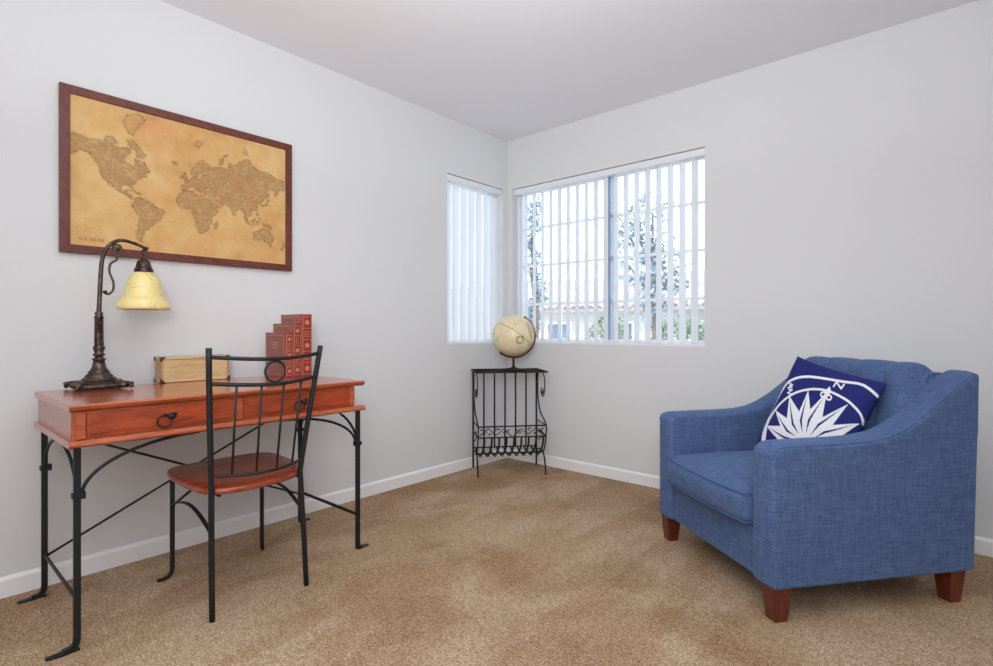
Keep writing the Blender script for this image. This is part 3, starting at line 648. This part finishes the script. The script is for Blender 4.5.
for bi, (y0, y1, h, lab) in enumerate(bk):
    th = y1-y0; b = thing('book', lab, 'book', (.165, (y0+y1)/2, DZ), 0, 'red books on the desk'); t2 = th/2; D2 = .1
    g = G(); g.box((-D2, -t2, .0005), (D2-.006, -t2+.003, h)); g.box((-D2, t2-.003, .0005), (D2-.006, t2, h)); g.build('cover', M_redb, b, bevel=.001)
    g = G(); g.box((-D2+.006, -t2+.0035, .004), (D2-.008, t2-.0035, h-.005)); g.build('page_block', M_page, b)
    g = G(); pf = [(D2-.008, -t2), (D2-.003, -t2*.96), (D2+.002, -t2*.6), (D2+.0035, 0), (D2+.002, t2*.6), (D2-.003, t2*.96), (D2-.008, t2)]
    g.prism(pf, 2, .0005, h); sp = g.build('spine', M_red, b)
    g = G()   # gilt bands and ornaments on the spine
    nb = 5; xs = D2+.0042
    for k in range(nb+1):
        z = .012+(h-.024)*k/nb
        g.box((xs-.003, -t2*.78, z-.0012), (xs, t2*.78, z+.0012))
    for k in range(nb):
        zc = .012+(h-.024)*(k+.5)/nb; q = min(t2*.55, .014)
        if k in (0, 2, 4):
            g.prism([(q*math.cos(2*PI*j/12)*(1 if j % 2 else .65), zc+q*math.sin(2*PI*j/12)*(1 if j % 2 else .65)) for j in range(12)], 0, xs-.002, xs+.0006)
        else:
            for j in range(4):
                g.box((xs-.002, -t2*.5, zc-.012+.008*j-.0012), (xs+.0004, t2*.5-.004*(j % 2), zc-.012+.008*j+.0008))
        for s_ in (-1, 1): g.box((xs-.003, s_*t2*.78-.0008, zc-(h-.024)/nb/2), (xs-.0002, s_*t2*.78+.0008, zc+(h-.024)/nb/2))
    g.build('gilt_tooling', M_gold, sp)
    g = G()   # gilt frame on the front cover
    for z0, z1, x0, x1 in ((.012, .014, -D2+.012, D2-.02), (h-.014, h-.012, -D2+.012, D2-.02)): g.box((x0, -t2-.0006, z0), (x1, -t2, z1))
    for x in (-D2+.012, D2-.022): g.box((x, -t2-.0006, .012), (x+.002, -t2, h-.012))
    for k in range(3): g.box((-.04+.006*k, -t2-.0006, h-.05-.012*k), (.03-.006*k, -t2, h-.046-.012*k))
    g.build('cover_stamping', M_gold, b)

# ------------------------------------------------------------------ magazine rack with globe
RA = math.atan2(.359, .298)      # direction of the rack's width
rk = thing('magazine_rack', 'wrought iron magazine rack with scrolls standing in the corner under the windows', 'magazine rack', (.268, -.303, 0), RA)
w2, d2, RT = .232, .135, .70     # local x = width, local y: -d2 front (towards room) ... +d2 back
def pl_(name, pts, r, n=8, seg=8, closed=False): g = G(); g.tube(spline(pts, n, closed) if n else pts, r, seg, closed=closed); return g.build(name, M_rackiron, rk)
for s_ in (-1, 1):
    pl_('back_leg', [(s_*w2, d2, 0), (s_*w2, d2, RT)], .0065, 0)
    pl_('front_leg', [(s_*(w2), -d2-.008, 0), (s_*w2, -d2+.012, .07), (s_*w2, -d2+.05, .125), (s_*w2, .0, .145), (s_*w2, d2-.03, .12), (s_*w2, d2, .07)], .0055)
    # end panel: sweeping side curve from the top down to the basket rim and round to its belly
    pl_('side_curve', [(s_*w2, d2-.045, RT-.01), (s_*w2, d2-.04, .60), (s_*w2, d2-.055, .50), (s_*w2, d2-.12, .41), (s_*w2, -d2-.012, .345), (s_*w2, -d2-.014, .27), (s_*w2, -d2+.02, .19), (s_*w2, -d2+.07, .135)], .005)
    pts = []
    for k in range(26):
        t = k/25; a = -PI/2+2.6*PI*t; r = .030*(1-.72*t); pts.append((s_*w2, -d2+.085+r*math.cos(a)*1.5, RT-.145+.0*t+r*math.sin(a)))
    lead = [(s_*w2, -d2+.07, RT-.008), (s_*w2, -d2+.028, RT-.05), (s_*w2, -d2+.022, RT-.11), (s_*w2, -d2+.040, RT-.155), (s_*w2, -d2+.07, RT-.175)]
    pl_('top_scroll', lead+pts[2:], .0038, 4)
    pts = [(s_*w2, -.02+.03*math.cos(a)*(1-.1*a), .255+.035*math.sin(a)*(1-.1*a)) for a in [k*.45 for k in range(16)]]
    pl_('basket_scroll', [(s_*w2, d2, .21), (s_*w2, .05, .205)]+pts[::-1][6:], .0035, 4)
    pl_('end_rail', [(s_*w2, d2, .335), (s_*w2, -d2-.012, .337)], .004, 0)
    pl_('end_rail', [(s_*w2, d2, .262), (s_*w2, -d2-.012, .264)], .004, 0)
for k in range(5):
    x = -w2+(k+1)*2*w2/6; pl_('back_bar', [(x, d2, .14), (x, d2, RT-.004)], .006, 0)
# basket: front rails, bottom rods, hoops
pl_('front_rail', [(-w2, -d2-.012, .338), (w2, -d2-.012, .338)], .0048, 0)
pl_('front_rail', [(-w2, -d2-.014, .265), (w2, -d2-.014, .265)], .0048, 0)
pl_('bottom_rail', [(-w2, -.03, .133), (w2, -.03, .133)], .0045, 0)
pl_('bottom_rail', [(-w2, d2, .14), (w2, d2, .14)], .0045, 0)
for k in range(9):
    x = -w2+(k+.6)*2*w2/9.2
    pl_('basket_rib', [(x+.012, -d2-.014, .265), (x+.010, -d2+.0, .20), (x, -d2+.05, .142), (x-.008, -.03, .126), (x-.012, .05, .125), (x-.012, d2, .142)], .0068, 5)
    pts = [(x-.004+.011*math.cos(a), -.055, .128+.011*math.sin(a)) for a in [2*PI*j/12 for j in range(12)]]
    pl_('bottom_loop', pts, .003, 0, 6, True)
# leafy scroll band between the two front rails
g = G()
for s_ in (-1, 1):
    g.tube(spline([(s_*w2*x, -d2-.013, z) for x, z in ((.97, .275), (.85, .30), (.72, .325), (.60, .305), (.48, .285), (.36, .30), (.25, .320), (.12, .29), (.02, .272))], 6), .003, 6)
    for fx, z, r in ((.80, .300, .014), (.50, .315, .014), (.22, .295, .013)):
        g.tube([(s_*w2*fx+r*(1-.11*a)*math.cos(a), -d2-.013, z+r*(1-.11*a)*math.sin(a)) for a in [j*.5 for j in range(15)]], .0026, 6)
    for fx, z in ((.66, .288), (.40, .32), (.12, .31), (.9, .318)):
        c = Vector((s_*w2*fx, -d2-.013, z)); g.add([c+Vector(q) for q in ((-.010, 0, -.003), (0, -.002, .006), (.010, 0, .003), (0, .002, -.006))], [(0, 1, 2, 3)])
        g.lathe([(.001, z-.006), (.006, z-.003), (.007, z), (.005, z+.004), (.001, z+.006)], (c.x, c.y), 8)
g.build('leaf_scroll_band', M_rackiron, rk)
# mesh top
tw, td = w2+.012, d2+.012
g = G(); e = .005
for a, b in (((-tw, -td), (tw, -td)), ((tw, -td), (tw, td)), ((tw, td), (-tw, td)), ((-tw, td), (-tw, -td))): g.tube([(a[0], a[1], RT), (b[0], b[1], RT)], .0052, 8)
stp = .032
k = -tw-td
while k < tw+td:
    for sgn in (1, -1):
        # clip the diagonal x = k + sgn*y
        p = []
        for y in (-td, td):
            p.append((k+sgn*y, y))
        (xa, ya), (xb2, yb2) = p
        def clip(x, y, x2, y2):
            if x < -tw: y += (-tw-x)*(y2-y)/(x2-x); x = -tw
            if x > tw: y += (tw-x)*(y2-y)/(x2-x); x = tw
            return x, y
        if min(xa, xb2) < tw and max(xa, xb2) > -tw:
            A_ = clip(xa, ya, xb2, yb2); B_ = clip(xb2, yb2, xa, ya); zo = RT+.0012*sgn
            if math.dist(A_, B_) > .01: g.tube([(A_[0], A_[1], zo), (B_[0], B_[1], zo)], .0019, 5)
    k += stp
g.build('lattice_top', M_rackiron, rk)

gx, gy = .303, -.290
gz0 = RT+.006
gb = thing('globe', 'antique cream desk globe on a dark stand on top of the magazine rack', 'globe', (gx, gy, gz0))
GR = .146; GC = .946-gz0
g = G(); g.lathe([(.078, 0), (.080, .004), (.072, .009), (.045, .013), (.018, .018), (.009, .026), (.008, .05), (.008, .078), (.013, .084), (.013, GC-GR-.008)], seg=32); g.build('stand', M_rackiron, gb)
cr = Vector((math.sin(AZ), -math.cos(AZ), 0)); cu = Vector((0, 0, 1)); cf = Vector((-math.cos(AZ), -math.sin(AZ), 0))  # screen right, up, toward viewer
M_merid = Mat('meridian_ring', srgb(78, 56, 44), .4, .4).m
MR_ = GR+.007
axis_a = math.radians(56)
up = (cr*math.cos(axis_a)+cu*math.sin(axis_a)-cf*.22).normalized(); side0 = up.cross((cf-up*cf.dot(up)).normalized())
pts = [Vector((0, 0, GC))+side0*MR_*math.sin(a)+up*MR_*math.cos(a) for a in [-.10+(PI+.2)*k/40 for k in range(41)]]
g = G(); g.tube(pts, 1, rect=(.004, .014, cf)); 
for a in (1, -1):
    dv = up*a; g.tube([Vector((0, 0, GC))+dv*(GR-.002), Vector((0, 0, GC))+dv*(MR_+.009)], .006, 8)
g.build('meridian_arc', M_merid, gb)
# sphere with tinted continents
nu, nv = 240, 120
lo = np.linspace(-180, 180, nu+1); la = np.linspace(-89.5, 89.5, nv+1); LO, LA = np.meshgrid(lo, la)
front = (cf-up*cf.dot(up)).normalized(); side = up.cross(front)     # east is to the right of the facing meridian
c0 = -138.0
th = np.radians(LO-c0); ph = np.radians(LA)
dx = np.cos(ph)*np.cos(th); dyy = np.cos(ph)*np.sin(th); dz = np.sin(ph)
XYZ = [GR*(dx*front[i]+dyy*side[i]+dz*up[i])+(GC if i == 2 else 0) for i in range(3)]
vs, f = gridmesh(nu, nv, *XYZ)
landg = np.zeros(LO.shape, bool); dg = np.full(LO.shape, 1e9)
for p in LAND.values():
    ins, d = inpoly(LO+(vnoise(LO*.5+100, LA*.5+100, 3)-.5)*4, LA, p); landg |= ins; dg = np.minimum(dg, d)
nz = vnoise(LO*.06+50, LA*.06+50, 2)[..., None]
C = lin((232, 220, 184))*(1-.3*nz)+lin((226, 200, 150))*.3*nz
C = np.where(landg[..., None], lin((214, 184, 128))*(.85+.3*vnoise(LO*.2+60, LA*.2+60, 7)[..., None]), C)
C = np.where((dg < 1.2)[..., None], C*.74, C)
C = np.where((np.abs(LA) < .8)[..., None], lin((150, 118, 70)), C)
for L_ in (-60, -30, 30, 60): C = np.where((np.abs(LA-L_) < .4)[..., None], C*.88, C)
mk = (vnoise(LO*.35+70, LA*.35+70, 31) > .80) & (vnoise(LO*.09+70, LA*.09+70, 32) > .45); C = np.where(mk[..., None], C*.80, C)
C = np.where((np.abs((LO+15) % 30-15) < .45)[..., None], C*.90, C)
rr = np.hypot((LO+118)*np.cos(np.radians(12)), LA+12)
C = np.where((np.abs(rr-10) < 1.0)[..., None] | (np.abs(rr-7.6) < .5)[..., None], lin((130, 110, 70)), C)
go = npmesh('globe_ball', vs, f, mat_attr('globe_paper', .3, 25, .06, coat=.5), gb)
setcol(go, np.concatenate([np.clip(C, 0, 1), np.ones(C.shape[:2]+(1,))], -1))

# ------------------------------------------------------------------ armchair
A = Vector((2.19, -1.173)); U = Vector((-.787, .617)); V = Vector((.617, .787))
RZc = math.atan2(-U.y, -U.x); oc = A+U*.352+V*.365
ac = thing('armchair', 'blue upholstered armchair with sloping arms and tapered wooden feet', 'armchair', (oc.x, oc.y, 0), RZc)
def L(u, v, z): return (-(u-.352), v-.365, z)
U0, U1, V0, V1 = -.044, .748, -.042, .775
def sect(P, name, mat=M_blue, bevel=.012, parent=ac, seg=4): pass
# arm profiles in (v, z)
prof = [(V0, .118), (V0, .558), (V0+.006, .577), (V0+.022, .588), (.0, .591), (.08, .592), (.16, .593), (.25, .594), (.327, .597), (.41, .609), (.47, .630), (.54, .667), (.60, .707), (.66, .751), (.70, .781), (.735, .806), (.760, .820), (.775, .825), (.788, .822), (.793, .812), (.789, .6), (.772, .118)]
PVv = [p[0] for p in prof[1:-3]]; PVz = [p[1] for p in prof[1:-3]]
def arm(u0, u1):
    n = len(prof); K = 7; vs = []; 
    ctr = (.37, .36)
    for k in range(K+1):
        t = k/K; u = u0+(u1-u0)*t
        puff = .012*(1-(2*t-1)**4)
        for v, z in prof:
            zz2 = z+(puff if z > .58 else 0); vs.append(L(u, v-(puff*.6 if v < V0+.01 else 0), zz2))
    fs = [(k*n+i, k*n+(i+1) % n, (k+1)*n+(i+1) % n, (k+1)*n+i) for k in range(K) for i in range(n)]
    g = G(); g.add(vs, fs, 0, True); g.add(vs[:n], [tuple(range(n))], 0, False); g.add(vs[-n:], [tuple(range(n-1, -1, -1))], 0, False)
    # welded caps
    me_o = g.build('arm', M_blue, ac, fix=False)
    bm = bmesh.new(); bm.from_mesh(me_o.data); bmesh.ops.remove_doubles(bm, verts=bm.verts, dist=1e-5); bmesh.ops.recalc_face_normals(bm, faces=bm.faces); bm.to_mesh(me_o.data); bm.free()
    for p in me_o.data.polygons: p.use_smooth = True
    b = me_o.modifiers.new('bevel', 'BEVEL'); b.width = .013; b.segments = 4; b.limit_method = 'ANGLE'; b.angle_limit = math.radians(50); b.harden_normals = True
    return me_o
for u0, u1, s_ in ((U0, .072, -1), (.632, U1, 1)):
    a_ = arm(u0, u1)
    uo = u0 if s_ < 0 else u1
    g = G(); sp_ = [L(uo+(.006 if s_ < 0 else -.006), v, z+.003) for v, z in prof[1:-1]]
    g.tube([Vector(p)+Vector((0, -.001, 0)) for p in sp_], .0026, 6); g.build('seam_piping', M_blue, a_)
g = G(); g.box(L(.635, V0+.012, .118), L(.07, V0+.06, .30)); g.build('front_rail', M_blue, ac, bevel=.008)
g = G(); g.box(L(.64, V0+.03, .118), L(.065, .74, .29)); g.build('seat_base', M_blue, ac, bevel=.005)
g = G()
g.prism([(-(.352-.0)*0+.68-.365, .119), (.766-.365, .119), (.782-.365, .79), (.778-.365, .815), (.76-.365, .825), (.70-.365, .825), (.68-.365, .80)], 0, -(.64-.352), -(.065-.352)); g.build('outer_back', M_blue, ac, bevel=.008)
# seat cushion, rounded box
def cushion(u0, u1, v0, v1, z0, z1, rad, crown, name, nu=26, nv=26):
    vs = []; fs = []
    cu_, cv_ = (u0+u1)/2, (v0+v1)/2; hu, hv, hz = (u1-u0)/2, (v1-v0)/2, (z1-z0)/2; cz = (z0+z1)/2
    bm = bmesh.new(); bmesh.ops.create_cube(bm, size=2); bmesh.ops.subdivide_edges(bm, edges=bm.edges, cuts=19, use_grid_fill=True)
    for v in bm.verts:
        p = v.co.copy(); q = Vector((p.x*hu, p.y*hv, p.z*hz))
        c = Vector((max(-hu+rad, min(hu-rad, q.x)), max(-hv+rad, min(hv-rad, q.y)), max(-hz+rad, min(hz-rad, q.z))))
        d = q-c
        if d.length > 1e-6 and sum(abs(abs(t)-1) < 1e-5 for t in p) >= 1: d = d.normalized()*rad; q = c+d
        k = (1-(p.x)**2)*(1-(p.y)**2); q.z += crown*k*(1 if p.z > 0 else .0)*max(0, p.z)
        q.y -= .014*(1-p.x**2)*(1-p.z**2)*(1 if p.y < 0 else 0)*abs(p.y)
        v.co = Vector(L(cu_-q.x, cv_+q.y, cz+q.z))
    me = bpy.data.meshes.new(name); bm.to_mesh(me); bm.free(); me.materials.append(M_blue)
    for p in me.polygons: p.use_smooth = True
    o = bpy.data.objects.new(name, me); COL.objects.link(o); o.parent = ac; return o
sc = cushion(.077, .650, -.075, .60, .277, .420, .052, .030, 'seat_cushion')
for zz3 in (.404, .302):
    g = G(); r_ = .030; u0, u1, v0, v1 = .078, .648, -.079, .59
    loop = [(u0+.012, v1), (u0+.004, .3), (u0+.004, v0+.04), (u0+.03, v0+.006), (.2, v0-.006), (.36, v0-.010), (.52, v0-.006), (u1-.03, v0+.006), (u1-.004, v0+.04), (u1-.004, .3), (u1-.012, v1)]
    g.tube(spline([L(u, v+.010, zz3) for u, v in loop], 5), .003, 6); g.build('piping', M_blue, sc)
# back cushion with vertical channels
path = spline([(.50, .41, 0), (.525, .50, 0), (.555, .62, 0), (.580, .74, 0), (.597, .810, 0), (.620, .846, 0), (.655, .862, 0), (.695, .862, 0), (.735, .846, 0), (.755, .80, 0)], 5)
bu0, bu1 = .008, .692; NP = len(path)
def bcP(s_, t):
    i = min(int(t*(NP-1)), NP-2); fr = t*(NP-1)-i; p = path[i]*(1-fr)+path[i+1]*fr; tg = (path[i+1]-path[i]).normalized(); nrm = Vector((-tg.y, tg.x, 0))
    ch_ = abs(math.sin(PI*s_*4)); puff = .024*(ch_**.4)-.024; depth = 1-.75*max(0, min(1, (t-.45)/.35))
    edge_ = 1-abs(2*s_-1)**8
    q = p+nrm*(puff*depth); endz = -.055*(abs(2*s_-1)**9)*max(0, min(1, (t-.35)*2.5))
    u = bu1+(bu0-bu1)*s_; z = q.y+endz
    if t > .3:
        w_ = max(0, min(1, (.105-u)/.055, 1)) if u < .35 else max(0, min(1, (u-.600)/.055))
        w_ = w_*w_*(3-2*w_); z = min(z, z*(1-w_)+(float(np.interp(q.x, PVv, PVz))+.004)*w_)
    return L(u, q.x+.02*(1-edge_)*(t < .8), z)
g = G(); g.grid(bcP, 96, NP-1); g.build('back_cushion', M_blue, ac)
# feet
for (u, v) in ((0.0, -.002), (.71, -.002), (0.0, .712), (.71, .712)):
    g = G(); t, b_ = .034, .024; du = .002 if u < .3 else -.002
    vs = [L(u+a*t, v+b*t, .120) for a, b in ((-1, -1), (1, -1), (1, 1), (-1, 1))]+[L(u+a*b_, v+b*b_, 0) for a, b in ((-1, -1), (1, -1), (1, 1), (-1, 1))]
    g.add(vs, [(0, 1, 2, 3), (7, 6, 5, 4), (0, 4, 5, 1), (1, 5, 6, 2), (2, 6, 7, 3), (3, 7, 4, 0)]); g.build('foot', M_legwood, ac, bevel=.003)

# ------------------------------------------------------------------ throw pillow with the compass print
def chairw(u, v, z): q = A+U*u+V*v; return Vector((q.x, q.y, z))
PT, PR, PL, PB = chairw(.500, .500, .868), chairw(.118, .570, .782), chairw(.485, .275, .48), chairw(.135, .40, .445)
pc = (PT+PB+PL+PR)/4; E1 = PR-PT; E2 = PL-PT; NN = E2.cross(E1).normalized()
if NN.dot(Vector((2.676, -3.182, .988))-pc) < 0: NN = -NN
pil = thing('throw_pillow', 'navy throw pillow printed with a white compass rose on the armchair', 'pillow', (pc.x, pc.y, pc.z-.22))
def seg_d(X, Y, a, b):
    dx, dy = b[0]-a[0], b[1]-a[1]; L_ = dx*dx+dy*dy+1e-9; t = np.clip(((X-a[0])*dx+(Y-a[1])*dy)/L_, 0, 1); return np.hypot(X-a[0]-t*dx, Y-a[1]-t*dy)
N = 230
a_ = np.linspace(0, 1, N+1); Ag, Bg = np.meshgrid(a_, a_)
# pillow-surface coordinates: measured design, corners T=(325,68) R=(865,235) L=(85,590)
Wg = (1-(2*Ag-1)**4)*(1-(2*Bg-1)**4)
PX = 325+Ag*540-Bg*240-30-30*Wg; PY = 68+Ag*167+Bg*522-26-28*Wg
white = np.zeros(Ag.shape, bool)
def stroke(pts, wd, closed=False):
    global white
    P_ = spline([(x, y, 0) for x, y in pts], 6, closed)
    for i in range(len(P_)-1): white |= seg_d(PX, PY, P_[i][:2], P_[i+1][:2]) < wd
def lines(pts, wd):
    global white
    for i in range(len(pts)-1): white |= seg_d(PX, PY, pts[i], pts[i+1]) < wd
cxp, cyp = 365, 575
tips = [(135, 462), (190, 372), (280, 290), (400, 262), (512, 275), (638, 347), (705, 460), (690, 590), (640, 720), (520, 830), (390, 850), (260, 800), (150, 700), (128, 585)]
ring_in = [(135, 462), (200, 352), (290, 288), (400, 258), (505, 265), (590, 300), (660, 350), (718, 430), (712, 560), (670, 700), (560, 820), (420, 880), (270, 840), (160, 740), (122, 600)]
stroke(ring_in, 7, True); P0, P1 = ring_in[-1], ring_in[0]; lines([P0, P1], 7)
stroke([(112, 560), (120, 480), (165, 340), (235, 228), (300, 190), (380, 178), (480, 188), (600, 208), (700, 222), (755, 255), (808, 305)], 8)
stroke([(112, 560), (122, 600), (150, 690), (210, 800)], 8)
long_ = [0, 2, 4, 6, 8, 10, 12]
def kite(tip, wd, mid):
    global white
    dx, dy = tip[0]-cxp, tip[1]-cyp; L_ = math.hypot(dx, dy); nx, ny = -dy/L_, dx/L_
    m = (cxp+dx*mid, cyp+dy*mid); ins, _ = inpoly(PX, PY, [(cxp, cyp), (m[0]+nx*wd, m[1]+ny*wd), tip, (m[0]-nx*wd, m[1]-ny*wd)]); white |= ins
def notch(tip, off, wd=9):
    global white
    dx, dy = tip[0]-cxp, tip[1]-cyp; L_ = math.hypot(dx, dy); nx, ny = -dy/L_, dx/L_
    a = (cxp+dx*.90+nx*off*.15, cyp+dy*.90+ny*off*.15); b = (cxp+dx*.42+nx*off, cyp+dy*.42+ny*off); c = (cxp+dx*.18, cyp+dy*.18)
    ins, _ = inpoly(PX, PY, [a, (b[0]+nx*wd, b[1]+ny*wd), c, (b[0]-nx*wd, b[1]-ny*wd)]); white &= ~ins
for i, t in enumerate(tips): kite(t, 60 if i in (2, 4, 0, 6, 9, 12) else 48, .42)
for i, t in enumerate(tips): notch(t, -18, 7)
white |= np.hypot(PX-cxp, PY-cyp) < 26; white &= ~(np.hypot(PX-cxp, PY-cyp) < 9)
# fleur at the north tip
for c in ((492, 290), (525, 308)): dd_ = np.hypot(PX-c[0], PY-c[1]); white |= (dd_ < 19) & (dd_ > 9)
white |= inpoly(PX, PY, [(512, 305), (502, 270), (530, 240), (540, 275)])[0]
# letters N and NW
def glyph(pts, o, ux, vx, s, wd): lines([(o[0]+(p[0]*ux[0]+p[1]*vx[0])*s, o[1]+(p[0]*ux[1]+p[1]*vx[1])*s) for p in pts], wd)
glyph([(0, 0), (0, 1), (1, 0), (1, 1)], (552, 240), (1.25, .38), (.50, -.80), 34, 5)
ux, vx = (.25, -.97), (.97, .25)
glyph([(0, 1), (0, 0), (.8, 1), (.8, 0)], (262, 272), ux, vx, 28, 4); glyph([(0, 0), (.25, 1), (.5, .2), (.75, 1), (1, 0)], (262, 240), ux, vx, 28, 4)
white &= ~((PX+PY*.0 > 5000))
navy = lin((34, 40, 108)); wh = lin((232, 232, 236))
Cp = np.where(white[..., None], wh, navy)
def pil_surf(side):
    u = 2*Ag-1; v = 2*Bg-1
    th_ = .062*((1-np.abs(u)**3.2).clip(0)**.55)*((1-np.abs(v)**3.2).clip(0)**.55)
    pin = 1-.06*(1-v**2)*np.abs(u)**2; pin2 = 1-.06*(1-u**2)*np.abs(v)**2; ub, vb = (u*pin+1)/2, (v*pin2+1)/2
    wr = .003*(vnoise(Ag*7+3, Bg*7, 21)-.5)
    X = [(PT[i]*(1-ub)*(1-vb)+PR[i]*ub*(1-vb)+PL[i]*(1-ub)*vb+PB[i]*ub*vb+NN[i]*side*(th_+wr*(th_ > .01))) for i in range(3)]
    org = pil.location; return [X[i]-org[i] for i in range(3)]
vs, f = gridmesh(N, N, *pil_surf(1)); vs2, f2 = gridmesh(N, N, *pil_surf(-1))
allv = np.concatenate([vs, vs2]); allf = np.concatenate([f, f2[:, ::-1]+len(vs)])
po = npmesh('pillow_cover', allv, allf, mat_attr('printed_cotton', .85, 200, .12, bump=.1), pil)
cc = np.concatenate([Cp.reshape(-1, 3), np.tile(navy, (len(vs2), 1))]); setcol(po, np.concatenate([cc, np.ones((len(cc), 1))], -1))
bm = bmesh.new(); bm.from_mesh(po.data); bmesh.ops.remove_doubles(bm, verts=bm.verts, dist=2e-4); bmesh.ops.recalc_face_normals(bm, faces=bm.faces); bm.to_mesh(po.data); bm.free()
